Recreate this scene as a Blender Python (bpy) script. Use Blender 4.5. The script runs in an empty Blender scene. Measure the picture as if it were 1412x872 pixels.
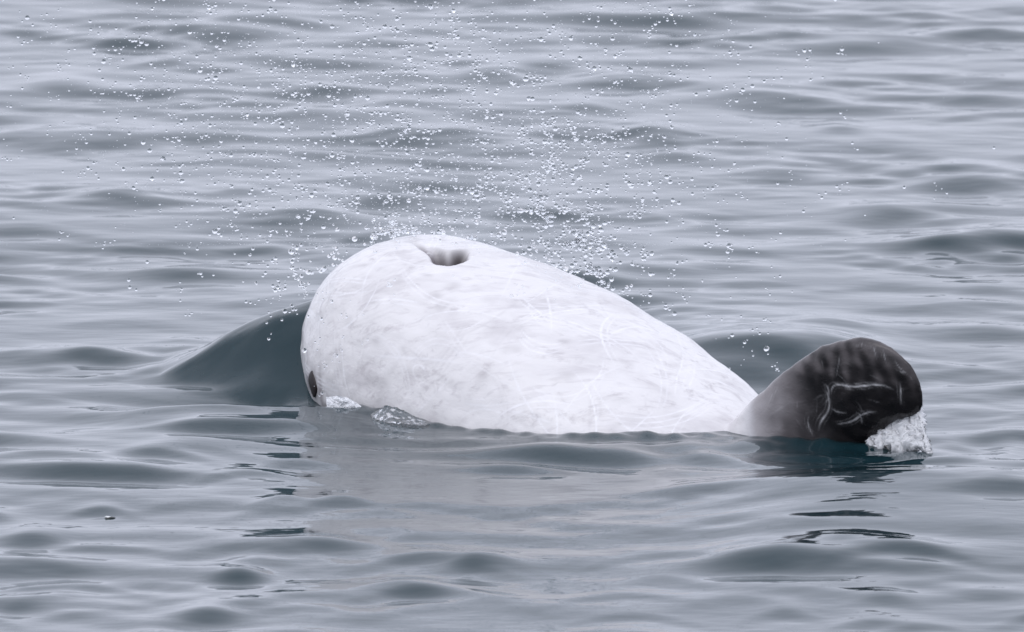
import bpy, bmesh, math, random
import numpy as np
from mathutils import Vector, kdtree
from mathutils.bvhtree import BVHTree

rng = np.random.default_rng(7)
random.seed(7)
scene = bpy.context.scene
C = scene.collection

# ------------------------------------------------------------------ camera
CAM_H, CAM_D, PITCH = 4.5, 30.0, 8.0288          # a long lens on a boat deck
cam_data = bpy.data.cameras.new('camera')
cam_data.sensor_width = 36.0
cam_data.lens = 448.2
cam_data.clip_start = 0.5
cam_data.clip_end = 20000.0
cam_data.dof.use_dof = True
cam_data.dof.focus_distance = 30.15
cam_data.dof.aperture_fstop = 448.2 / 34.0
cam = bpy.data.objects.new('camera', cam_data)
cam.location = (0, -CAM_D, CAM_H)
cam.rotation_euler = (math.radians(90 - PITCH), 0, 0)
C.objects.link(cam)
scene.camera = cam

# ------------------------------------------------------------------ sky, sun, exposure
SUN_EL, SUN_AZ = 58.0, 205.0                     # behind the camera, a little to the left
world = bpy.data.worlds.new('World')
scene.world = world
world.use_nodes = True
wn, wl = world.node_tree.nodes, world.node_tree.links
bg = wn['Background']
sky = wn.new('ShaderNodeTexSky')
sky.sky_type = 'NISHITA'
sky.sun_disc = False
sky.sun_elevation = math.radians(SUN_EL)
sky.sun_rotation = math.radians(SUN_AZ)
sky.dust_density = 4.0
sky.ozone_density = 1.0
hs = wn.new('ShaderNodeHueSaturation')
hs.inputs['Saturation'].default_value = 0.25
wl.new(sky.outputs[0], hs.inputs['Color'])
cloud = wn.new('ShaderNodeTexNoise')              # soft overcast cloud deck over the clear sky
cloud.inputs['Scale'].default_value = 2.2
cloud.inputs['Detail'].default_value = 4.0
tc = wn.new('ShaderNodeTexCoord')
wl.new(tc.outputs['Generated'], cloud.inputs['Vector'])
cr = wn.new('ShaderNodeValToRGB')
cr.color_ramp.elements[0].position = 0.3
cr.color_ramp.elements[0].color = (9.6, 10.1, 12.0, 1)
cr.color_ramp.elements[1].position = 0.7
cr.color_ramp.elements[1].color = (11.0, 11.4, 13.2, 1)
wl.new(cloud.outputs['Fac'], cr.inputs['Fac'])
mx = wn.new('ShaderNodeMix')
mx.data_type = 'RGBA'
mx.inputs['Factor'].default_value = 0.85
wl.new(hs.outputs[0], mx.inputs['A'])
wl.new(cr.outputs[0], mx.inputs['B'])
wl.new(mx.outputs['Result'], bg.inputs['Color'])
bg.inputs['Strength'].default_value = 0.1

sd = bpy.data.lights.new('sun', 'SUN')
sd.energy = 0.5
sd.angle = math.radians(40)
sd.color = (1.0, 0.98, 0.95)
sun = bpy.data.objects.new('sun', sd)
az, el = math.radians(SUN_AZ), math.radians(SUN_EL)
sdir = Vector((math.sin(az) * math.cos(el), math.cos(az) * math.cos(el), math.sin(el)))
sun.rotation_euler = sdir.to_track_quat('Z', 'Y').to_euler()
C.objects.link(sun)

vs = scene.view_settings
vs.view_transform = 'Standard'
vs.look = 'None'
vs.exposure = 0.12
vs.gamma = 1.0
vs.use_curve_mapping = False
scene.cycles.use_denoising = True
scene.cycles.max_bounces = 14
scene.cycles.transmission_bounces = 12
scene.cycles.glossy_bounces = 5
scene.cycles.diffuse_bounces = 3


# ------------------------------------------------------------------ helpers
def np_mesh(name, V, F, smooth=True):
    me = bpy.data.meshes.new(name)
    V = np.asarray(V, np.float32)
    F = np.asarray(F, np.int32)
    k = F.shape[1]
    me.vertices.add(len(V))
    me.vertices.foreach_set('co', V.ravel())
    me.loops.add(F.size)
    me.loops.foreach_set('vertex_index', F.ravel())
    me.polygons.add(len(F))
    me.polygons.foreach_set('loop_start', np.arange(0, F.size, k, dtype=np.int32))
    me.polygons.foreach_set('loop_total', np.full(len(F), k, np.int32))
    me.update(calc_edges=True)
    me.validate()
    if smooth:
        me.polygons.foreach_set('use_smooth', np.ones(len(me.polygons), bool))
    return me


def link(name, me, mat=None, parent=None):
    o = bpy.data.objects.new(name, me)
    C.objects.link(o)
    if mat and me is not None and not me.materials:
        me.materials.append(mat)
    if parent:
        o.parent = parent
    return o


def tag(o, label=None, cat=None, group=None, kind=None):
    for k, v in (('label', label), ('category', cat), ('group', group), ('kind', kind)):
        if v:
            o[k] = v
    return o


def sstep(a, b, x):
    u = np.clip((x - a) / (b - a), 0, 1)
    return u * u * (3 - 2 * u)


def grid_faces(n, m, wrap=False):
    i, j = np.meshgrid(np.arange(n - 1), np.arange(m if wrap else m - 1), indexing='ij')
    j2 = (j + 1) % m
    return np.stack([i * m + j, i * m + j2, (i + 1) * m + j2, (i + 1) * m + j], -1).reshape(-1, 4)


class Noise3:
    """cheap smooth 3-D noise: a sum of random plane waves"""
    def __init__(s, freq, n=24, seed=0):
        r = np.random.default_rng(seed)
        d = r.normal(size=(n, 3))
        s.k = d / np.linalg.norm(d, axis=1)[:, None] * freq * r.uniform(.5, 1.5, (n, 1)) * 2 * np.pi
        s.p = r.uniform(0, 2 * np.pi, n)
        s.n = n

    def __call__(s, P):
        return np.sin(P @ s.k.T + s.p).sum(1) * math.sqrt(2.0 / s.n)


def new_mat(name):
    m = bpy.data.materials.new(name)
    m.use_nodes = True
    return m, m.node_tree.nodes, m.node_tree.links, m.node_tree.nodes['Principled BSDF']


# ------------------------------------------------------------------ materials
def sea_material():
    m, n, l, b = new_mat('sea_water')
    b.inputs['Base Color'].default_value = (0.007, 0.026, 0.033, 1)
    b.inputs['Roughness'].default_value = 0.03
    b.inputs['IOR'].default_value = 1.333
    tcn = n.new('ShaderNodeTexCoord')
    mp = n.new('ShaderNodeMapping')
    mp.inputs['Scale'].default_value = (1.0, 0.8, 1.0)
    l.new(tcn.outputs['Object'], mp.inputs['Vector'])
    n1 = n.new('ShaderNodeTexNoise')
    n1.inputs['Scale'].default_value = 9.0
    n1.inputs['Detail'].default_value = 2.0
    n1.inputs['Distortion'].default_value = 0.0
    l.new(mp.outputs[0], n1.inputs['Vector'])
    bp = n.new('ShaderNodeBump')
    bp.inputs['Strength'].default_value = 1.0
    bp.inputs['Distance'].default_value = 0.0022
    mp.inputs['Scale'].default_value = (0.6, 1.0, 1.0)
    n2 = n.new('ShaderNodeTexNoise')
    n2.inputs['Scale'].default_value = 34.0
    n2.inputs['Detail'].default_value = 1.0
    l.new(mp.outputs[0], n2.inputs['Vector'])
    ad = n.new('ShaderNodeMath')
    ad.operation = 'MULTIPLY_ADD'
    ad.inputs[1].default_value = 0.16
    l.new(n2.outputs['Fac'], ad.inputs[0])
    l.new(n1.outputs['Fac'], ad.inputs[2])
    l.new(ad.outputs[0], bp.inputs['Height'])
    l.new(bp.outputs[0], b.inputs['Normal'])
    return m


def clear_water_material(name, clear):
    m, n, l, b = new_mat(name)
    b.inputs['Base Color'].default_value = (0.97, 0.98, 0.99, 1)
    b.inputs['Roughness'].default_value = 0.0
    b.inputs['IOR'].default_value = 1.333
    b.inputs['Transmission Weight'].default_value = clear      # the rest is air whipped into the water
    return m


def froth_material():
    m, n, l, b = new_mat('frothy_water')
    b.inputs['Base Color'].default_value = (0.95, 0.96, 0.98, 1)
    b.inputs['Roughness'].default_value = 0.15
    b.inputs['IOR'].default_value = 1.333
    b.inputs['Transmission Weight'].default_value = 0.36
    return m


def skin_material():
    m, n, l, b = new_mat('dolphin_skin')

    def attr(name):
        a = n.new('ShaderNodeAttribute')
        a.attribute_name = name
        return a.outputs['Fac']

    def mixc(fac, a, bcol):
        x = n.new('ShaderNodeMix')
        x.data_type = 'RGBA'
        if isinstance(fac, float):
            x.inputs['Factor'].default_value = fac
        else:
            l.new(fac, x.inputs['Factor'])
        for s, v in (('A', a), ('B', bcol)):
            if isinstance(v, tuple):
                x.inputs[s].default_value = v
            else:
                l.new(v, x.inputs[s])
        return x.outputs['Result']

    def ramp(src, p0, p1, v0=0.0, v1=1.0):
        r = n.new('ShaderNodeMapRange')
        r.interpolation_type = 'SMOOTHSTEP'
        r.inputs['From Min'].default_value = p0
        r.inputs['From Max'].default_value = p1
        r.inputs['To Min'].default_value = v0
        r.inputs['To Max'].default_value = v1
        l.new(src, r.inputs['Value'])
        return r.outputs[0]

    tcn = n.new('ShaderNodeTexCoord')
    mp = n.new('ShaderNodeMapping')
    mp.inputs['Rotation'].default_value = (0, math.radians(25), math.radians(37))
    mp.inputs['Scale'].default_value = (0.7, 1.5, 1.5)
    l.new(tcn.outputs['Object'], mp.inputs['Vector'])

    def noise(scale, detail, dist=0.0, vec=mp.outputs[0], rough=0.5):
        t = n.new('ShaderNodeTexNoise')
        t.inputs['Scale'].default_value = scale
        t.inputs['Detail'].default_value = detail
        t.inputs['Roughness'].default_value = rough
        t.inputs['Distortion'].default_value = dist
        l.new(vec, t.inputs['Vector'])
        return t.outputs['Fac']

    white = (0.77, 0.75, 0.75, 1)
    c = mixc(ramp(noise(5.0, 4.0, 0.8), 0.46, 0.72, 0.0, 0.7), white, (0.58, 0.555, 0.565, 1))
    c = mixc(ramp(noise(15.0, 6.0, 0.5, rough=0.68), 0.52, 0.70, 0.0, 0.62), c, (0.48, 0.45, 0.46, 1))
    mp2 = n.new('ShaderNodeMapping')              # fine streaks running along and down the flank
    mp2.inputs['Rotation'].default_value = (0, math.radians(40), math.radians(37))
    mp2.inputs['Scale'].default_value = (0.25, 2.2, 2.2)
    l.new(tcn.outputs['Object'], mp2.inputs['Vector'])
    c = mixc(ramp(noise(26.0, 4.0, 0.6, mp2.outputs[0]), 0.54, 0.70, 0.0, 0.38), c, (0.56, 0.53, 0.545, 1))
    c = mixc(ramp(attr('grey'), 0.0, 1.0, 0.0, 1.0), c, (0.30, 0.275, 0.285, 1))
    # dark fin
    dk = mixc(ramp(noise(14.0, 5.0, 0.5), 0.35, 0.75), (0.008, 0.007, 0.008, 1), (0.022, 0.019, 0.020, 1))
    grad = n.new('ShaderNodeValToRGB')
    e = grad.color_ramp.elements
    e[0].position, e[0].color = 0.0, (0.72, 0.72, 0.75, 1)
    e[1].position, e[1].color = 1.0, (0.02, 0.019, 0.02, 1)
    x = e.new(0.3); x.color = (0.36, 0.34, 0.35, 1)
    x = e.new(0.6); x.color = (0.13, 0.118, 0.122, 1)
    x = e.new(0.82); x.color = (0.04, 0.036, 0.038, 1)
    dark = attr('dark')
    l.new(dark, grad.inputs['Fac'])
    dcol = mixc(ramp(dark, 0.8, 1.0), grad.outputs[0], dk)
    c = mixc(ramp(dark, 0.0, 0.25), c, dcol)
    c = mixc(ramp(attr('wear_sheen'), 0.0, 1.0, 0.0, 0.7), c, (0.15, 0.134, 0.137, 1))  # abraded grey and painted sky sheen on the fin's upper part
    c = mixc(ramp(attr('scar'), 0.0, 1.0), c, (0.86, 0.85, 0.87, 1))
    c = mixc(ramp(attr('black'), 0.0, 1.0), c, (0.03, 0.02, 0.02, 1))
    l.new(c, b.inputs['Base Color'])
    b.inputs['Roughness'].default_value = 0.2
    b.inputs['IOR'].default_value = 1.38
    b.inputs['Coat Weight'].default_value = 0.0
    b.inputs['Coat Roughness'].default_value = 0.06
    bp = n.new('ShaderNodeBump')
    bp.inputs['Strength'].default_value = 0.5
    bp.inputs['Distance'].default_value = 0.002
    l.new(noise(40.0, 4.0, 1.0), bp.inputs['Height'])
    l.new(bp.outputs[0], b.inputs['Normal'])
    return m


def plain(name, col, rough):
    m, n, l, b = new_mat(name)
    t = n.new('ShaderNodeTexNoise')
    t.inputs['Scale'].default_value = 60.0
    x = n.new('ShaderNodeMix')
    x.data_type = 'RGBA'
    x.inputs['A'].default_value = (*[v * .6 for v in col], 1)
    x.inputs['B'].default_value = (*[v * 1.4 for v in col], 1)
    l.new(t.outputs['Fac'], x.inputs['Factor'])
    l.new(x.outputs['Result'], b.inputs['Base Color'])
    b.inputs['Roughness'].default_value = rough
    return m


M_SEA, M_CLEAR, M_FROTH, M_SKIN = sea_material(), clear_water_material('spray_water', .97), froth_material(), skin_material()
M_LAP = clear_water_material('lapping_water', .97)
M_EYE = plain('dark_eye', (0.016, 0.009, 0.009), 0.4)
M_DEBRIS = plain('wet_debris', (0.03, 0.033, 0.03), 0.3)
M_GLINT = plain('debris_glint', (0.75, 0.76, 0.75), 0.3)  # white that stands in for the highlight on the debris


# ------------------------------------------------------------------ sea surface
def axis(lo, hi, step, grow, limit):
    core = np.arange(lo, hi + step / 2, step)
    out, s, p = [], step, hi
    while p < limit:
        s *= grow
        p += s
        out.append(p)
    out = np.array(out)
    neg = lo - (out - hi)
    return np.concatenate([neg[::-1], core, out])


XS = axis(-1.75, 1.75, 0.009, 1.055, 6000.0)
YS = axis(-3.6, 9.6, 0.018, 1.05, 6000.0)

# wave trains: (wavelength, slope share, direction, phase)
WAVES = []                                        # bands of wave trains, each band coming in patches
for lam0, n_w, slope in ((2.6, 6, 0.010), (1.3, 8, 0.016), (0.78, 9, 0.030), (0.48, 12, 0.046), (0.30, 14, 0.044), (0.18, 14, 0.020)):
    trains = []
    for _ in range(n_w):
        lam = lam0 * rng.uniform(0.74, 1.32)
        ang = math.radians(-86) + rng.normal() * 0.72
        k = 2 * math.pi / lam
        trains.append((lam, k * math.cos(ang), k * math.sin(ang), slope * math.sqrt(2.0 / n_w) / k, rng.uniform(0, 6.283)))
    env = []
    for _ in range(8):
        a = rng.uniform(0, 6.283)
        k = 2 * math.pi / (lam0 * rng.uniform(2.2, 4.5) + .25)
        env.append((k * math.cos(a), k * math.sin(a), rng.uniform(0, 6.283)))
    WAVES.append((trains, env))

# single ripples seen in the photograph: x, y of the crest, height, half length along the crest, breadth, skew of the crest line
CRESTS = [
    (0.12, -0.44, .038, .22, .10, -.10), (0.58, -2.08, .040, .17, .12, -.05), (0.86, -2.0, .016, .16, .10, -.1), (-.43, -1.78, .026, .10, .10, -.1),
    (-.95, -.72, .030, .22, .10, -.25), (-1.08, -1.68, .026, .08, .10, -.1), (-.66, -2.75, .025, .08, .11, .1),
    (-.60, -2.2, .022, .06, .08, -.1), (-.68, -.05, .018, .20, .08, .05), (1.06, -.68, .022, .13, .10, .0),
    (1.12, -1.2, .018, .12, .10, .1), (0.0, -.62, .018, .12, .08, .05), (0.42, -1.05, .016, .14, .09, 0),
    (-.05, 6.9, .035, .10, .22, -.1), (-.82, 8.1, .055, .20, .25, .5), (-.30, 5.6, .032, .17, .2, -.2),
    (0.40, 5.5, .030, .08, .18, .1), (0.75, 6.4, .045, .18, .25, -.4), (1.28, 3.3, .060, .22, .22, .3),
    (-1.05, 4.1, .035, .16, .2, .1), (-.55, 3.8, .032, .12, .18, .1), (-1.3, 6.7, .035, .12, .2, 0),
    (0.75, 4.75, .025, .13, .18, .1), (-.85, 2.7, .025, .14, .15, .0), (1.0, 3.8, .03, .12, .18, .3),
    (0.30, 6.8, .028, .12, .2, -.2), (0.12, 2.6, .028, .15, .12, -.2), (.30, 2.2, .024, .14, .1, -.2),
    (-1.05, 1.2, .024, .16, .10, -.2), (-1.2, .55, .022, .14, .1, -.15), (1.2, 1.6, .020, .16, .14, -.1),
]


def sea_height(X, Y, cell):
    Z = np.zeros_like(X)
    for trains, env in WAVES:
        E = np.zeros_like(X)
        for kx, ky, ph in env:
            E += np.sin(kx * X + ky * Y + ph)
        E = 0.22 + 1.35 * sstep(-.6, 3.4, E)
        B = np.zeros_like(X)
        for lam, kx, ky, a, ph in trains:
            th = kx * X + ky * Y + ph
            B += a * sstep(2.5, 5.0, lam / cell) * np.sin(th - 0.7 * np.sin(th))   # steeper on the lee side
        Z += B * E
    Z *= 1 - .40 * sstep(.3, -.6, Y)             # the near water lies smoother
    far = sstep(5.5, 12.0, np.hypot(X, Y))
    near = np.hypot(X - .2, (Y - .2) * .8)
    # calmer water close to the animal
    Z *= 0.75 + 0.25 * sstep(0.5, 1.3, near)
    Z *= 1 - .55 * np.exp(-((X - .85) / .4) ** 2 - ((Y + 1.2) / .7) ** 2)
    for x, y, h, sx, sy, sk in CRESTS:
        dx = X - x
        yc = y + sk * dx
        g = np.exp(-(dx / sx) ** 2)
        u = (Y - yc) / (sy * .8)
        Z += (.80 if y < 0 else .66) * h * g * (np.exp(-(np.where(u > 0, u * .6, u) ** 2 + .06) ** .72) - 0.45 * np.exp(-((u + 1.5) / 0.9) ** 2)) * (1 - far)
    if X.shape[1] > 10:                          # short wavelets scattered over the surface
        r = np.random.default_rng(77)
        xs, ys = X[0], Y[:, 0]
        for k in range(420):
            y = -3.5 + (13.0 if k < 270 else 3.4) * r.random()
            x = r.uniform(-2.1, 2.1)
            sx = r.uniform(.06, .19) * (1 if y > 0 else .8)
            sy = r.uniform(.045, .085) * (1 + max(y, 0) * .10)
            h = .0012 + .0062 * r.random() ** 1.6 * (1 + max(y, 0) * .03 if y > 0 else 1.75) * (sy / .065)
            sk = r.normal() * .22
            if -.75 < x < 1.05 and -.5 < y < 1.0:
                continue
            if .5 < x < 1.2 and -1.8 < y < -.4:
                h *= .35
            i0, i1 = np.searchsorted(ys, [y - 5 * sy - .1, y + 6 * sy + .1])
            j0, j1 = np.searchsorted(xs, [x - 3 * sx, x + 3 * sx])
            xx, yy = X[i0:i1, j0:j1] - x, Y[i0:i1, j0:j1]
            u = (yy - y - sk * xx + .6 * xx * xx / sx) / sy
            Z[i0:i1, j0:j1] += h * np.exp(-(xx / sx) ** 2) * (np.exp(-(np.where(u > 0, u * .55, u) ** 2 + .05) ** .75) - .4 * np.exp(-((u + 1.4) / .9) ** 2))
    # bow wave piled up on the far left of the head, with a steep smooth face
    hc = np.interp(X, [-1.1, -.95, -.86, -.78, -.70, -.58, -.47, -.3, 0.1], [0, .0, .012, .055, .105, .165, .20, .17, 0])
    yc = .78 + .30 * np.clip(-.5 - X, 0, 1)
    u = (Y - yc)
    wn_ = np.interp(X, [-.90, -.79, -.70, -.61, -.5], [.10, .13, .21, .31, .40])
    lip = .075
    prof = np.where(u < -lip, .94 * np.clip(1 + (u + lip) / wn_, 0, 1) ** 1.7, np.where(u < 0, .94 + .06 * np.sin(np.clip(1 + u / lip, 0, 1) * np.pi / 2), np.exp(-np.abs(u / .30) ** 1.7)))
    Z += hc * prof
    Z -= .03 * np.exp(-((X + .60) / .22) ** 2 - ((Y - .42) / .12) ** 2)
    # low swell in front of that hollow, and another in front of the fin
    v = Y - .15
    Z += .036 * np.exp(-np.abs((X + .62) / .36) ** 3) * np.where(v < 0, np.clip(1 + v / .9, 0, 1) ** 1.6, np.exp(-(v / .11) ** 2))
    v = Y + 1.12 - .1 * (X - .85)
    Z += .060 * np.exp(-np.abs((X - .92) / .48) ** 3) * np.where(v < 0, np.clip(1 + v / 2.2, 0, 1) ** 1.5, np.exp(-(v / .36) ** 2))
    # folds on the dark face of the bow wave
    Z += .006 * np.exp(-((X + .62) / .16) ** 2) * np.exp(-((Y - .66 + .35 * (X + .55)) / .045) ** 2)
    Z += .005 * np.exp(-((X + .66) / .14) ** 2) * np.exp(-((Y - .50 + .5 * (X + .55)) / .035) ** 2)
    # wave behind the back, trough between back and fin
    w = Y - 1.1 - .12 * (X - .6)
    Z += .074 * np.exp(-np.abs((X - .63) / .27) ** 3) * np.where(w < 0, np.exp(-(((w / .22) ** 2 + .03) ** .65)), np.exp(-(((w / .5) ** 2 + .03) ** .65)))
    Z -= .035 * np.exp(-((X - .62) / .2) ** 2 - ((Y - .62) / .22) ** 2)
    # wash lapping along the flank
    yl = np.interp(X, [-.60, -.48, -.36, -.17, .03, .20, .43, .65, .9], [.5, .40, .24, .07, -.08, -.13, -.13, -.2, -.33])
    dl = np.abs(yl - .03 - Y)
    rip = np.sin(61 * X + 23 * Y + 2.0 * np.sin(17 * X)) + np.sin(97 * X - 41 * Y + 1.3) * .7 + np.sin(37 * X + 70 * Y) * .8
    Z += (.0022 * rip + .006) * np.exp(-(dl / .055) ** 2) * sstep(-.75, -.45, X) * sstep(1.0, .8, X)
    # ripples spreading from the fin and from the flank
    rf = np.hypot(X - .80, (Y + .28) * .9)
    Z += .0042 * np.sin(2 * np.pi * rf / .17) * np.exp(-((rf - .35) / .28) ** 2) * sstep(.05, -.2, Y + .1)
    rs = np.hypot((X - .1) * .55, Y - .3)
    Z += .0035 * np.sin(2 * np.pi * rs / .21 + 1.5 * np.sin(3 * X)) * np.exp(-((rs - .6) / .25) ** 2) * sstep(.1, -.3, Y)
    return Z


def build_sea():
    gx, gy = np.meshgrid(XS, YS, indexing='xy')
    dx = np.gradient(XS)
    dy = np.gradient(YS)
    cell = np.maximum(dx[None, :], dy[:, None])
    Z = sea_height(gx, gy, cell)
    V = np.stack([gx, gy, Z], -1).reshape(-1, 3)
    me = np_mesh('sea', V, grid_faces(len(YS), len(XS)))
    o = link('sea', me, M_SEA)
    tag(o, kind='structure')
    return Z


SEA_Z = build_sea()


def water_z(x, y):
    i = np.clip(np.searchsorted(YS, y), 1, len(YS) - 1)
    j = np.clip(np.searchsorted(XS, x), 1, len(XS) - 1)
    return float(SEA_Z[i, j])


# ------------------------------------------------------------------ dolphin
HEAD = 0.6428
A2 = np.array([-math.cos(HEAD), math.sin(HEAD)])     # forward, on the water plane
L2 = np.array([-math.sin(HEAD), -math.cos(HEAD)])    # to the animal's left
X0, Y0 = -0.1514, 0.4933
ROLL = 0.1147
KT = np.array([.36, .30, .2, .05, -.2, -.45, -.7, -.9, -1.15, -1.5, -1.9, -2.25, -2.5])
ZT = np.array([.341, .365, .385, .376, .330, .246, .1215, -.0144, -.085, -.17, -.29, -.38, -.42])
HW = np.array([.218, .240, .266, .292, .318, .340, .347, .340, .315, .25, .15, .075, .035])


def smooth_keys(t, kt, kv):
    tt = np.linspace(kt.min(), kt.max(), 600)
    v = np.interp(tt, kt[::-1], kv[::-1])
    k = np.hanning(61)
    k /= k.sum()
    v = np.convolve(np.pad(v, 30, mode='reflect', reflect_type='odd'), k, 'valid')
    return np.interp(t, tt, v)


def frame(t, l, z):
    t, l, z = np.broadcast_arrays(t, l, z)
    return np.stack([X0 + A2[0] * t + L2[0] * l, Y0 + A2[1] * t + L2[1] * l, z], -1)


def body_pt(t, th):
    """surface point for station t and angle th (0 = back, +pi/2 = left flank)"""
    zt, hw = smooth_keys(t, KT, ZT), smooth_keys(t, KT, HW)
    u = np.clip((t - .05) / .31, 0, 1)
    cap = np.maximum(1 - u ** 2.6, 0) ** (1 / 2.6)
    e = 2 / 2.33
    c, s = np.cos(th), np.sin(th)
    l = np.sign(s) * np.abs(s) ** e * hw * cap
    hh = hw * np.interp(t, [-2.5, -1.9, -.9], [1.6, 1.25, .9])
    v = np.sign(c) * np.abs(c) ** e * hh * cap - hh
    lr = l * math.cos(ROLL) - v * math.sin(ROLL)
    vr = -l * math.sin(ROLL) + v * math.cos(ROLL)
    return frame(t, lr, zt + vr)


def build_dolphin():
    parts_v, parts_f, off = [], [], 0

    def add(V, Fq, tris=()):
        nonlocal off
        parts_v.append(V)
        parts_f.extend([tuple(int(i) + off for i in f) for f in Fq])
        parts_f.extend([tuple(int(i) + off for i in f) for f in tris])
        off += len(V)

    # trunk, head and tail stock
    ts = np.concatenate([.36 - .10 * np.linspace(0.02, 1, 24) ** 2, np.linspace(.255, -2.5, 150)])
    th = np.linspace(0, 2 * np.pi, 96, endpoint=False)
    P = body_pt(ts[:, None], th[None, :])
    n, m = P.shape[:2]
    V = P.reshape(-1, 3)
    V = np.vstack([V, P[0].mean(0), P[-1].mean(0)])
    F = grid_faces(n, m, True)
    tr = [(n * m, (j + 1) % m, j) for j in range(m)] + [(n * m + 1, (n - 1) * m + j, (n - 1) * m + (j + 1) % m) for j in range(m)]
    add(V, F, tr)

    def blade(secs):
        """secs: list of (lead point, trail point, thickness direction, half thickness)"""
        nn = 40
        a = np.linspace(0, 2 * np.pi, nn, endpoint=False)
        s = .5 - .5 * np.cos(a)
        prof = np.sin(a) * (1.15 - .45 * s)
        rows = []
        for le, tr_, nd, hf in secs:
            le, tr_, nd = map(np.array, (le, tr_, nd))
            rows.append(le[None] + (tr_ - le)[None] * s[:, None] + nd[None] * (prof * hf)[:, None])
        R = np.array(rows)
        V = np.vstack([R.reshape(-1, 3), R[0].mean(0), R[-1].mean(0)])
        N = len(rows)
        add(V, grid_faces(N, nn, True),
            [(N * nn, (j + 1) % nn, j) for j in range(nn)] + [(N * nn + 1, (N - 1) * nn + j, (N - 1) * nn + (j + 1) % nn) for j in range(nn)])

    # dorsal fin: outline in the animal's middle plane (t, z)
    zl = np.array([-.16, -.08, -.02, .03, .084, .141, .195, .235, .252, .264])
    tl = np.array([-.62, -.72, -.80, -.855, -.909, -.970, -1.04, -1.105, -1.15, -1.212])
    zr = np.array([-.16, -.06, -.005, .02, .045, .070, .082, .095, .113, .145, .175, .205, .230, .248, .259, .264])
    tr_ = np.array([-1.28, -1.23, -1.22, -1.25, -1.287, -1.325, -1.36, -1.385, -1.393, -1.394, -1.386, -1.368, -1.340, -1.305, -1.265, -1.222])
    zz = np.concatenate([np.linspace(-.16, .235, 60), .235 + .0287 * np.sin(np.linspace(0.05, np.pi / 2, 18))])
    secs = []
    for z in zz:
        a, b = np.interp(z, zl, tl), np.interp(z, zr, tr_)
        hf = np.interp(z, [-.16, -.05, .03, .1, .2, .25, .264], [.13, .085, .058, .044, .033, .022, .006])
        lean = .22 * z + .02            # leans a little to the animal's left
        nd = np.array([L2[0], L2[1], 0.0])
        a, b = a - .72 * lean, b - .70 * lean
        secs.append((frame(a, lean, z), frame(b, lean, z), nd, hf))
    blade(secs)
    # flippers and tail flukes, under water
    for sgn in (1, -1):
        base_t, base_l, base_z = .02, .24 * sgn, -.16
        secs = []
        for q in np.linspace(0, 1, 16):
            w = .17 * math.sqrt(max(1 - q ** 2.2, .002))
            secs.append((frame(base_t - .30 * q + w * .5, base_l + sgn * .38 * q, base_z - .30 * q),
                         frame(base_t - .36 * q - w * .5, base_l + sgn * .38 * q, base_z - .30 * q),
                         np.array([0, 0, 1.0]), .026 * (1 - .7 * q)))
        blade(secs)
        secs = []
        for q in np.linspace(0, 1, 16):
            w = .24 * math.sqrt(max(1 - q ** 1.8, .002))
            secs.append((frame(-2.36 - .22 * q + w * .35, sgn * (.36 * q - .01), -.46), frame(-2.40 - .24 * q - w * .65, sgn * (.36 * q - .01), -.46),
                         np.array([0, 0, 1.0]), .022 * (1 - .7 * q)))
        blade(secs)

    me = bpy.data.meshes.new('raw')
    me.from_pydata(np.vstack(parts_v).tolist(), [], parts_f)
    bm = bmesh.new()
    bm.from_mesh(me)
    bmesh.ops.recalc_face_normals(bm, faces=bm.faces)
    bm.to_mesh(me)
    bm.free()
    tmp = bpy.data.objects.new('raw', me)
    C.objects.link(tmp)
    r = tmp.modifiers.new('r', 'REMESH')
    r.mode = 'VOXEL'
    r.voxel_size = 0.0042
    s = tmp.modifiers.new('s', 'SMOOTH')
    s.factor = 0.5
    s.iterations = 14
    dg = bpy.context.evaluated_depsgraph_get()
    out = bpy.data.meshes.new_from_object(tmp.evaluated_get(dg))
    bpy.data.objects.remove(tmp)
    bpy.data.meshes.remove(me)
    out.name = 'body'

    nv = len(out.vertices)
    co = np.empty(nv * 3, np.float32)
    out.vertices.foreach_get('co', co)
    co = co.reshape(-1, 3).astype(np.float64)
    # gentle unevenness of the living surface
    nr = np.empty(nv * 3, np.float32)
    out.vertices.foreach_get('normal', nr)
    nr = nr.reshape(-1, 3).astype(np.float64)
    n1, n2 = Noise3(5, 20, 1), Noise3(22, 24, 2)
    lump = n1(co) * .0018 + n2(co) * .0005
    co += nr * lump[:, None]
    # blowhole: a crescent with a sharp near lip
    bx, by = -.150, .405
    qx, qy = (co[:, 0] - bx), (co[:, 1] - by)
    top = co[:, 2] > .25
    qy2 = qy - .9 * qx ** 2 / .06
    hole = np.exp(-(np.abs(qx) / .036) ** 4) * sstep(-.032, -.014, qy2) * (1 - sstep(.025, .062, qy2)) * top
    tail = np.exp(-((qx + .055) / .03) ** 2) * sstep(-.03, -.012, qy2 - .02) * (1 - sstep(-.01, .035, qy2 - .02)) * top
    co[:, 2] -= hole * .065 + tail * .010
    rim = np.exp(-(np.hypot(qx / .06, (qy + .055) / .035)) ** 2) * top
    co[:, 2] += rim * .005
    out.vertices.foreach_set('co', co.astype(np.float32).ravel())
    out.update()

    # ---- surface marks stored on the vertices
    rel = co[:, :2] - np.array([X0, Y0])
    t = rel @ A2
    lt = rel @ L2
    z = co[:, 2]
    nz1, nz2 = Noise3(7, 24, 3), Noise3(24, 24, 4)
    wob = nz1(co) * .015 + nz2(co) * .004
    tt = t + wob + .25 * np.clip(z, -.1, .3) * 0
    infin = np.interp(z, [-.05, .05, .12], [0.0, .6, 1.0])
    dark = sstep(-.85, -1.22, tt) * sstep(.34, .10, np.abs(lt))
    topedge = sstep(.13, .245, z + nz2(co) * .012) * (t < -1.0)  # fin top painted greyer, as lit by the sky
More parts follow.
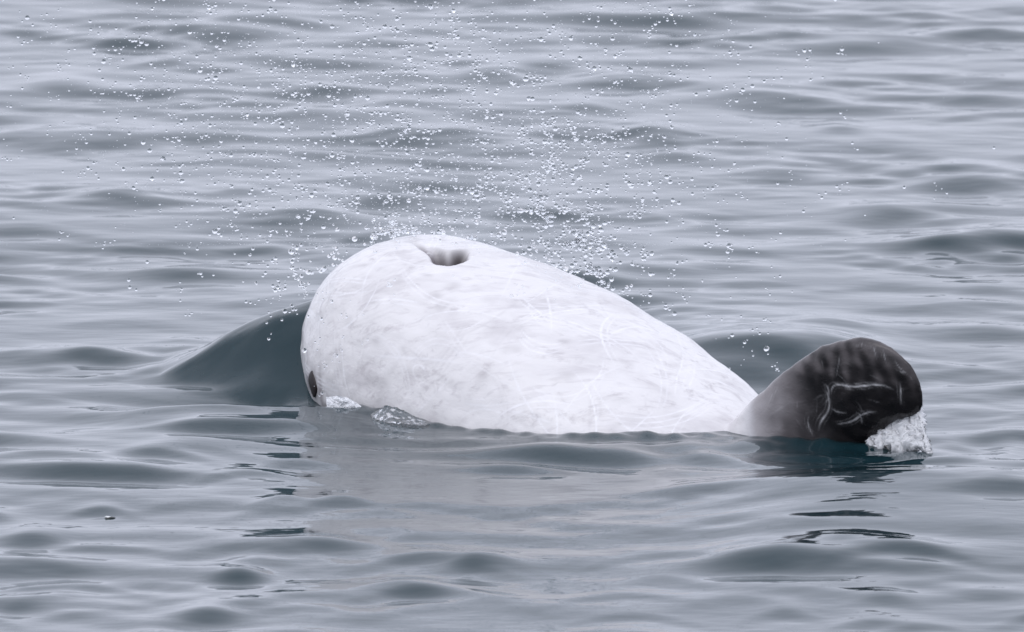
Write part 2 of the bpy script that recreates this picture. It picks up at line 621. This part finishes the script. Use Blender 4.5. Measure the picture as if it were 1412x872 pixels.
    frontedge = sstep(.03, .0, np.abs(t - np.interp(z, zl, tl) + .165 * z + .015) - .02) * (t < -.95)
    wear_sheen = np.clip(topedge * .75 + frontedge * .35, 0, 1) * (.75 + .25 * nz2(co))  # real abrasion of the edge together with sky sheen put into the colour
    grey = np.zeros(nv)
    scar = np.zeros(nv)
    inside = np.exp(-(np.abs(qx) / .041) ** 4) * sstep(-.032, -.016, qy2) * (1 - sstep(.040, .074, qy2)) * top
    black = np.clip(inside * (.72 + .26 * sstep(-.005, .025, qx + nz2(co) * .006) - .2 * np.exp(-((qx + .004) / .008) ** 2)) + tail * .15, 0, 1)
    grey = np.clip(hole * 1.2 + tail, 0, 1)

    vis = np.where((z > -.12) & (t > -1.5))[0]
    kd = kdtree.KDTree(len(vis))
    for i in vis:
        kd.insert(co[i], int(i))
    kd.balance()

    bvs = BVHTree.FromPolygons([v.co for v in out.vertices], [tuple(p.vertices) for p in out.polygons])

    def stroke(pts, w, amp, arr):
        pts = np.asarray(pts, float)
        for _ in range(2):                       # round the corners
            if len(pts) > 2:
                q = np.empty((2 * len(pts) - 2, 3))
                q[0::2] = .75 * pts[:-1] + .25 * pts[1:]
                q[1::2] = .25 * pts[:-1] + .75 * pts[1:]
                pts = np.vstack([pts[:1], q, pts[-1:]])
        seg = np.linalg.norm(np.diff(pts, axis=0), axis=1)
        s = np.concatenate([[0], np.cumsum(seg)])
        if s[-1] < 1e-4:
            return
        q = np.arange(0, s[-1], .0025)
        P = np.stack([np.interp(q, s, pts[:, k]) for k in range(3)], 1)
        for k, p in enumerate(P):
            u = k / max(len(P) - 1, 1)
            ta = (1 - abs(2 * u - 1) ** 3) * (.78 + .22 * math.sin(k * .37 + 40 * p[0]) * math.sin(k * .11 + 1))
            c0, n0, i0, d0 = bvs.find_nearest(Vector(p))
            if c0 is None or d0 > .06:
                continue
            for cc, i, d in kd.find_range(c0, w * 2.2):
                v = amp * ta * math.exp(-(d / w) ** 2)
                if v > arr[i]:
                    arr[i] = v

    # tooth rakes over the white back and flank
    r = np.random.default_rng(21)
    for k in range(170):
        t0, th0 = r.uniform(-.85, .28), r.uniform(-.9, 1.75)
        d = r.normal() * .5 + r.choice([.35, 1.1, -.6])
        ln = r.uniform(.08, .38)
        cv = r.normal() * 1.6
        rep = r.choice([1, 1, 2, 3])
        kind = r.random()
        for q in range(rep):
            u = np.linspace(-.5, .5, 24)
            a = d + cv * u
            tk = t0 + np.cumsum(np.cos(a)) / 24 * ln + q * .014 * math.sin(d)
            hk = th0 + (np.cumsum(np.sin(a)) / 24 * ln - q * .014 * math.cos(d)) / .33
            pts = body_pt(np.clip(tk, -.95, .34), hk)
            if kind < .72:
                stroke(pts, r.uniform(.0022, .0036), r.uniform(.45, 1.0), scar)
            else:
                stroke(pts, r.uniform(.003, .006), r.uniform(.12, .30), grey)
    # soft grey smudges
    for k in range(90):
        t0, th0 = r.uniform(-.8, .25), r.uniform(-.3, 1.7)
        d = r.normal() * .4 + .6
        u = np.linspace(0, 1, 10) * r.uniform(.02, .09)
        pts = body_pt(np.clip(t0 + u * math.cos(d), -.95, .33), th0 + u * math.sin(d) / .33)
        stroke(pts, r.uniform(.006, .020), r.uniform(.16, .44), grey)
    for k in range(60):                          # fine streaks down the side of the head
        t0, th0, ln = r.uniform(.02, .29), r.uniform(1.0, 1.8), r.uniform(.1, .35)
        stroke(body_pt(np.clip(t0 + np.linspace(0, .03, 8) * r.normal(), -.9, .33), th0 + np.linspace(0, ln, 8)), r.uniform(.0025, .007), r.uniform(.12, .36), grey)
    for k in range(26):                          # grey smudge on the brow
        stroke(body_pt(.12 + r.normal() * .022 + np.linspace(0, .035, 5), .22 + r.normal() * .05 + np.linspace(0, .05, 5)), r.uniform(.004, .010), r.uniform(.15, .34), grey)
    for k in range(70):                          # blotchy lower flank
        t0, th0 = r.uniform(-.55, .12), r.uniform(1.15, 1.75)
        d, ln = r.normal() * .6 + .7, r.uniform(.01, .05)
        stroke(body_pt(t0 + np.linspace(0, ln, 6) * math.cos(d), th0 + np.linspace(0, ln, 6) * math.sin(d) / .33), r.uniform(.004, .012), r.uniform(.15, .42), grey)
    # the long pale scratch low on the flank
    stroke(body_pt(np.linspace(-.28, .02, 20), np.linspace(1.05, 1.38, 20)), .004, .8, scar)

    # white scars on the fin: (t, z) in the fin's plane
    for w, amp, pl in FINSCARS:
        stroke([frame(a, .22 * b + .07, b) for a, b in pl], w * 2.6, amp * .2, scar)
        for da, db, wq, aq in ((0, 0, .85, 1.0), (.009, .006, .6, .45), (-.008, -.007, .5, .35)):
            stroke([frame(a + da, .22 * b + .07, b + db) for a, b in pl], w * wq, amp * aq, scar)

    for k in range(24):                          # finer nicks all over the fin
        a0, b0 = r.uniform(-1.37, -1.0), r.uniform(.0, .25)
        an, ln = r.choice([1.5, 1.5, .2]) + r.normal() * .35, r.uniform(.015, .06)
        u = np.linspace(0, 1, 5)
        stroke([frame(a0 + ln * math.cos(an) * q, .22 * b0 + .07, b0 + ln * math.sin(an) * q + .006 * math.sin(3 * q)) for q in u], r.uniform(.0018, .003), r.uniform(.08, .24), scar)

    def attr(name, arr):
        at = out.attributes.new(name, 'FLOAT', 'POINT')
        at.data.foreach_set('value', np.clip(arr, 0, 1).astype(np.float32))

    # grey crease behind the eye
    eye_c = body_pt(np.array(EYE[0]), np.array(EYE[1]))
    de = co - eye_c
    up = de[:, 2]
    along = de[:, :2] @ A2
    mask = np.linalg.norm(de, axis=1) < .25
    crease = np.exp(-((along + .035) / .010) ** 2 - ((up + .02) / .07) ** 2) * .6 + np.exp(-((along - .03) / .008) ** 2 - ((up) / .06) ** 2) * .5 \
        + np.exp(-((along) / .05) ** 2 - ((up) / .06) ** 2) * .3
    grey = np.maximum(grey, crease * mask)
    black = np.maximum(black, np.exp(-(along / .024) ** 2 - (up / .036) ** 2) * mask * .9)
    black = np.maximum(black, np.exp(-((along + .05) / .012) ** 2 - ((up + .05) / .016) ** 2) * mask * .5)
    for nm, arr in (('grey', grey), ('scar', scar), ('dark', dark), ('wear_sheen', wear_sheen), ('black', black)):
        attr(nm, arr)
    out.polygons.foreach_set('use_smooth', np.ones(len(out.polygons), bool))
    out.materials.clear()
    root = bpy.data.objects.new('dolphin', None)
    root.location = (0, 0, 0)
    C.objects.link(root)
    tag(root, 'scarred white dolphin surfacing with an open blowhole and a dark scratched dorsal fin', 'dolphin')
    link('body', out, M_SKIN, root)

    # eyes: flattened dark almonds set in the flank, the left one above water
    for sg in (1, -1):
        c = body_pt(np.array(EYE[0]), np.array(EYE[1] * sg))
        du = body_pt(np.array(EYE[0]), np.array((EYE[1] - .05) * sg)) - c
        df = body_pt(np.array(EYE[0] + .01), np.array(EYE[1] * sg)) - c
        du /= np.linalg.norm(du)
        df /= np.linalg.norm(df)
        nn = np.cross(df, du) * 1.0
        nn /= np.linalg.norm(nn)
        cen = body_pt(np.array(EYE[0]), np.array(0.0)) * .5 + body_pt(np.array(EYE[0]), np.array(np.pi)) * .5
        if np.dot(nn, c - cen) < 0:
            nn = -nn
        bm = bmesh.new()
        bmesh.ops.create_uvsphere(bm, u_segments=28, v_segments=16, radius=1.0)
        for v in bm.verts:
            q = v.co
            w = (1 - .55 * abs(q.z) ** 1.5)
            p = c + df * (q.x * .027 * w) + du * (q.z * .033) + nn * (q.y * .006 + .001)
            v.co = Vector(p)
        eme = bpy.data.meshes.new('eye')
        bm.to_mesh(eme)
        bm.free()
        for p in eme.polygons:
            p.use_smooth = True
        link('eye', eme, M_EYE, root)
    return out


EYE = (0.206, 1.84)
FINSCARS = []


def px_t(px, py):
    """photograph point on the near face of the fin -> (t, z) on that face"""
    X, z = (px - 706) * .001726, .12
    for _ in range(6):
        l = .22 * z + .02 + np.interp(z, [0, .1, .2, .25], [.06, .04, .03, .02])
        tq = -(X - L2[0] * l + .1514) / .8004
        Yq = Y0 + A2[1] * tq + L2[1] * l
        z = (590 - 88.0 * Yq - py) * .00174
    return tq, z


for w, amp, pl in (
    (.0035, .75, [(1141, 550), (1141, 537), (1149, 531), (1169, 536), (1198, 533), (1215, 537), (1227, 545)]),
    (.0030, .50, [(1231, 530), (1232, 550), (1233, 568)]),
    (.0040, .55, [(1129, 536), (1138, 550), (1138, 568), (1126, 582), (1121, 599)]),
    (.0030, .50, [(1112, 573), (1109, 585), (1115, 605)]),
    (.0035, .60, [(1144, 588), (1167, 586), (1184, 573), (1204, 573)]),
    (.0030, .55, [(1178, 571), (1180, 580), (1181, 592)]),
    (.0022, .35, [(1152, 487), (1150, 505), (1148, 525)]),
    (.0025, .35, [(1181, 460), (1183, 470), (1184, 482)]),
    (.0025, .40, [(1198, 467), (1200, 480), (1203, 500)]),
    (.0025, .40, [(1212, 478), (1214, 490), (1216, 505)]),
    (.0025, .35, [(1227, 493), (1232, 510), (1253, 531)]),
    (.0040, .25, [(1060, 537), (1056, 550), (1054, 560)]),
    (.0040, .25, [(1066, 530), (1062, 545), (1060, 556)]),
    (.0060, .25, [(1090, 553), (1070, 566), (1055, 576)]),
    (.0040, .40, [(1128, 537), (1135, 532), (1138, 550), (1130, 560)]),
    (.0022, .25, [(1188, 553), (1200, 557), (1210, 564)]),
    (.0022, .30, [(1224, 513), (1235, 517), (1244, 519)]),
    (.0030, .40, [(1140, 565), (1152, 571), (1164, 571)]),
    (.0022, .30, [(1172, 478), (1180, 475), (1192, 474)]),
    (.0022, .25, [(1246, 480), (1252, 495), (1257, 512)]),
):
    FINSCARS.append((w, amp, [px_t(*p) for p in pl]))

BODY = build_dolphin()


# ------------------------------------------------------------------ spray
def ico(sub):
    bm = bmesh.new()
    bmesh.ops.create_icosphere(bm, subdivisions=sub, radius=1.0)
    V = np.array([v.co[:] for v in bm.verts])
    F = np.array([[v.index for v in f.verts] for f in bm.faces])
    bm.free()
    return V, F


ICO1, ICO2, ICO3 = ico(1), ico(2), ico(3)


def spot(px, py, y):
    """a place in the spray: px, py in photograph pixels give sideways place and height at the distance y"""
    k = (CAM_D + y) / CAM_D
    return ((px - 706) * .001726 * k, y, (590 - 86.0 * y - py) * .001745 * k)


drops = []      # x, y, z, radius
CL = [  # centre px, spread, depth mean, depth spread, count, median radius
    (620, 165, 215, 120, .75, .35, 2700, .0022),
    (770, 270, 75, 75, .70, .22, 800, .0028),
    (405, 345, 45, 55, .40, .15, 120, .0032),
    (570, 270, 140, 55, .75, .25, 760, .0025),
    (260, 130, 130, 85, .80, .35, 760, .0020),
    (930, 230, 110, 130, .75, .3, 320, .0020),
    (800, 345, 45, 28, .62, .08, 130, .0034),
    (560, 60, 260, 60, .8, .35, 640, .0021),
    (1040, 470, 40, 30, .3, .1, 14, .0026),
    (455, 440, 22, 45, .18, .04, 44, .0022),
    (540, 318, 45, 10, .62, .05, 90, .0025),
    (870, 400, 90, 30, .6, .1, 50, .0020),
]
for cx, cy, sx, sy, ym, ys, cnt, rad in CL:
    made = 0
    while made < cnt:
        px, py, y = rng.normal(cx, sx), rng.normal(cy, sy), rng.normal(ym, ys)
        y = np.clip(y, .1, 2.0)
        group_n = 1 if rng.random() < .62 else int(rng.integers(2, 7))
        for g in range(group_n):
            p = spot(px + rng.normal() * (7 if g else 0), py + rng.normal() * (6 if g else 0), y + (rng.normal() * .02 if g else 0))
            r = rad * math.exp(rng.normal() * .38)
            if group_n > 2:
                r *= 1.12
            drops.append((*p, min(r, .0064)))
            made += 1
drops = np.array(drops)
bv = BVHTree.FromPolygons([v.co for v in BODY.vertices], [tuple(p.vertices) for p in BODY.polygons])
keep = []
for d in drops:
    ok = d[2] > .03
    if ok:
        loc, nor, idx, dist = bv.find_nearest(Vector(d[:3]))
        ok = dist > d[3] * 1.2 and (Vector(d[:3]) - loc).dot(nor) > 0
    keep.append(ok)
drops = drops[np.array(keep)]
drops = drops[np.argsort(-drops[:, 3])]


def blob(V, seed, amp=.10):
    nz = Noise3(.35, 10, seed)
    return V * (1 + amp * nz(V))[:, None]


# the larger drops one by one
N_SINGLE = 285
variants = []
for k in range(6):
    V = blob(ICO2[0], 50 + k, .09) * np.array([1, 1, rng.uniform(.88, 1.15)])
    variants.append(np_mesh('water_droplet', V, ICO2[1]))
for i, d in enumerate(drops[:N_SINGLE]):
    o = link('water_droplet', variants[i % 6], M_CLEAR)
    o.location = d[:3]
    o.scale = (d[3],) * 3
    o.rotation_euler = rng.uniform(0, 6.28, 3)
    tag(o, 'clear round water droplet flying in the spray around the dolphin', 'droplet', 'larger spray droplets')
# fine spray as one mass
rest = drops[N_SINGLE:]
mist = []
for cx, cy, sx, sy, cnt in ((620, 190, 210, 120, 3600), (560, 60, 280, 80, 1700), (770, 270, 90, 80, 1100), (300, 150, 140, 90, 900), (560, 290, 120, 35, 700)):
    for _ in range(cnt):
        mist.append((*spot(rng.normal(cx, sx), min(rng.normal(cy, sy), 335), rng.uniform(.55, 1.3)), .0008 * math.exp(rng.normal() * .25)))
rest = np.vstack([rest, np.array(mist)])
Vs, Fs = [], []
for i, d in enumerate(rest):
    V, F = ICO2 if d[3] > .0020 else ICO1
    Vs.append(V * d[3] + d[:3])
    Fs.append(F)
off = 0
Fo = []
for V, F in zip(Vs, Fs):
    Fo.append(F + off)
    off += len(V)
o = link('fine_spray', np_mesh('fine_spray', np.vstack(Vs), np.vstack(Fo)), M_CLEAR)
tag(o, 'fine mist of tiny water drops blown up above the dolphin', 'spray', kind='stuff')


def strand(px_pts, y, rads, label, seed, n=60):
    """a torn ribbon of water: lumpy blobs run together along a path"""
    P = np.array([spot(a, b, y) for a, b in px_pts])
    s = np.linspace(0, 1, len(P))
    r = np.random.default_rng(seed)
    Vs, Fo, off = [], [], 0
    for k in range(n):
        u = r.random()
        c = np.array([np.interp(u, s, P[:, q]) for q in range(3)]) + r.normal(size=3) * np.array([.004, .006, .004])
        rr = np.interp(u, np.linspace(0, 1, len(rads)), rads) * math.exp(min(r.normal(), 1.0) * .3)
        V = blob(ICO2[0], seed * 100 + k, .15) * rr + c
        Vs.append(V)
        Fo.append(ICO2[1] + off)
        off += len(V)
    o = link('water_clump', np_mesh('water_clump', np.vstack(Vs), np.vstack(Fo)), M_CLEAR)
    tag(o, label, 'splash')


strand([(738, 262), (742, 280), (752, 298), (762, 305)], .62, [.003, .004, .006], 'torn strand of water dropping behind the dolphin\'s right shoulder', 1, 40)
strand([(785, 318), (800, 322), (795, 335), (780, 338)], .60, [.004, .0045, .004], 'knotted clump of water just above the dolphin\'s right shoulder', 2, 46)
strand([(812, 366), (822, 372), (826, 384)], .60, [.0045, .005, .004], 'bright blob of water touching the slope of the dolphin\'s back', 3, 22)
strand([(402, 368), (412, 385), (424, 408)], .36, [.003, .003, .002], 'thin broken strand of water beside the front of the head', 4, 34)
strand([(515, 328), (530, 318), (545, 322), (560, 316), (575, 322)], .60, [.004, .005, .003, .004, .003], 'frothy ridge of spray along the top edge of the head', 5, 70)
strand([(640, 330), (650, 326), (658, 330)], .64, [.003, .004, .003], 'small splash behind the blowhole rim', 6, 18)
strand([(545, 300), (541, 310), (543, 322)], .60, [.002, .003, .003], 'upright jet of water standing on the top of the head', 7, 18)


# ------------------------------------------------------------------ falling water and lapping froth
def crumpled(name, P, thick, amp, seed, freq, mat, label, cat, smooth=False):
    """closed crumpled slab over the grid of points P (n, m, 3), thickness along the view-independent normal"""
    n, m = P.shape[:2]
    du = np.gradient(P, axis=0)
    dv = np.gradient(P, axis=1)
    N = np.cross(du.reshape(-1, 3), dv.reshape(-1, 3))
    N /= np.linalg.norm(N, axis=1)[:, None] + 1e-9
    Q = P.reshape(-1, 3)
    f1, f2, f3 = Noise3(freq, 24, seed), Noise3(freq * 2.3, 24, seed + 1), Noise3(freq * 1.3, 24, seed + 2)
    h = np.abs(f1(Q)) * amp + np.abs(f2(Q)) * amp * .5
    hb = np.abs(f3(Q)) * amp
    if smooth:
        sv = np.sin(np.pi * np.linspace(.02, .98, m))[None, :] ** .7 * np.sin(np.pi * np.linspace(.08, .95, n))[:, None] ** .5
        h, hb = h * sv.ravel(), hb * sv.ravel()
        thick = thick * sv.ravel()
    V = np.vstack([Q + N * (thick * .5 + h)[:, None], Q - N * (thick * .5 + hb)[:, None]])
    F = grid_faces(n, m)
    Fb = F[:, ::-1] + n * m
    side = []
    loop = [(i, 0) for i in range(n)] + [(n - 1, j) for j in range(1, m)] + [(i, m - 1) for i in range(n - 2, -1, -1)] + [(0, j) for j in range(m - 2, 0, -1)]
    ids = [a * m + b for a, b in loop]
    for a, b in zip(ids, ids[1:] + ids[:1]):
        side.append((a, a + n * m, b + n * m, b))
    me = np_mesh(name, V, np.vstack([F, Fb, np.array(side)]), smooth=smooth)
    bm = bmesh.new()
    bm.from_mesh(me)
    bmesh.ops.recalc_face_normals(bm, faces=bm.faces)
    bm.to_mesh(me)
    bm.free()
    o = link(name, me, mat)
    tag(o, label, cat)
    return o


def patch(top, bottom, ytop, ybot, n, m, jag, seed):
    """grid between an upper and a lower edge given as photograph points at the distances ytop / ybot"""
    r = np.random.default_rng(seed)
    s = np.linspace(0, 1, m)
    ts, bs = np.linspace(0, 1, len(top)), np.linspace(0, 1, len(bottom))
    P = np.empty((n, m, 3))
    jb = np.convolve(r.normal(size=m), [.25, .5, .25], 'same') * jag
    for j in range(m):
        a = np.array(spot(np.interp(s[j], ts, [q[0] for q in top]), np.interp(s[j], ts, [q[1] for q in top]) , np.interp(s[j], [0, 1], ytop)))
        b = np.array(spot(np.interp(s[j], bs, [q[0] for q in bottom]), np.interp(s[j], bs, [q[1] for q in bottom]) + jb[j], np.interp(s[j], [0, 1], ybot)))
        for i in range(n):
            P[i, j] = a + (b - a) * i / (n - 1)
    return P


P = patch([(1196, 604), (1218, 588), (1238, 574), (1258, 568), (1267, 552)], [(1196, 619), (1222, 620), (1242, 622), (1262, 620), (1284, 626)],
          (-.27, -.36), (-.33, -.47), 60, 70, 10.0, 31)
crumpled('falling_water', P, .005, .0052, 41, 50, M_FROTH, 'white frothy curtain of water pouring off the dark dorsal fin', 'falling water')
P = patch([(506, 576), (520, 567), (534, 560), (552, 566), (574, 576), (598, 588)], [(508, 592), (530, 596), (560, 602), (594, 604)], (.11, .02), (.02, -.07), 22, 50, 1.0, 32)
crumpled('lapping_froth', P, .005, .0030, 44, 40, M_LAP, 'glassy crumpled ripple lapping against the white flank', 'splash', True)
P = patch([(450, 548), (466, 546), (480, 549), (498, 560)], [(452, 574), (470, 574), (484, 574), (500, 576)], (.22, .18), (.20, .16), 12, 26, 1.0, 33)
crumpled('bright_froth', P, .003, .005, 47, 60, M_FROTH, 'small bright froth at the waterline below the eye', 'splash', True).data.polygons.foreach_set('use_smooth', np.zeros(2 * 11 * 25 + 72, bool))


# ------------------------------------------------------------------ debris
def debris():
    x, y = -.915, -1.36
    z = water_z(x, y) - .002
    V = blob(ICO3[0], 91, .16) * np.array([.013, .009, .0045])
    root = bpy.data.objects.new('floating_debris', None)
    root.location = (x, y, z)
    C.objects.link(root)
    tag(root, 'tiny dark speck with a painted white highlight adrift on open water', 'debris')
    o = link('husk', np_mesh('husk', V + np.array([0, 0, .001]), ICO3[1]), M_DEBRIS, root)
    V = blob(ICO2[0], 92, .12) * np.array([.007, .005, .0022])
    o = link('glint_cap', np_mesh('glint_cap', V + np.array([-.003, .0, .0045]), ICO2[1]), M_GLINT, root)  # highlight on the wet speck, modelled as a white lump


debris()
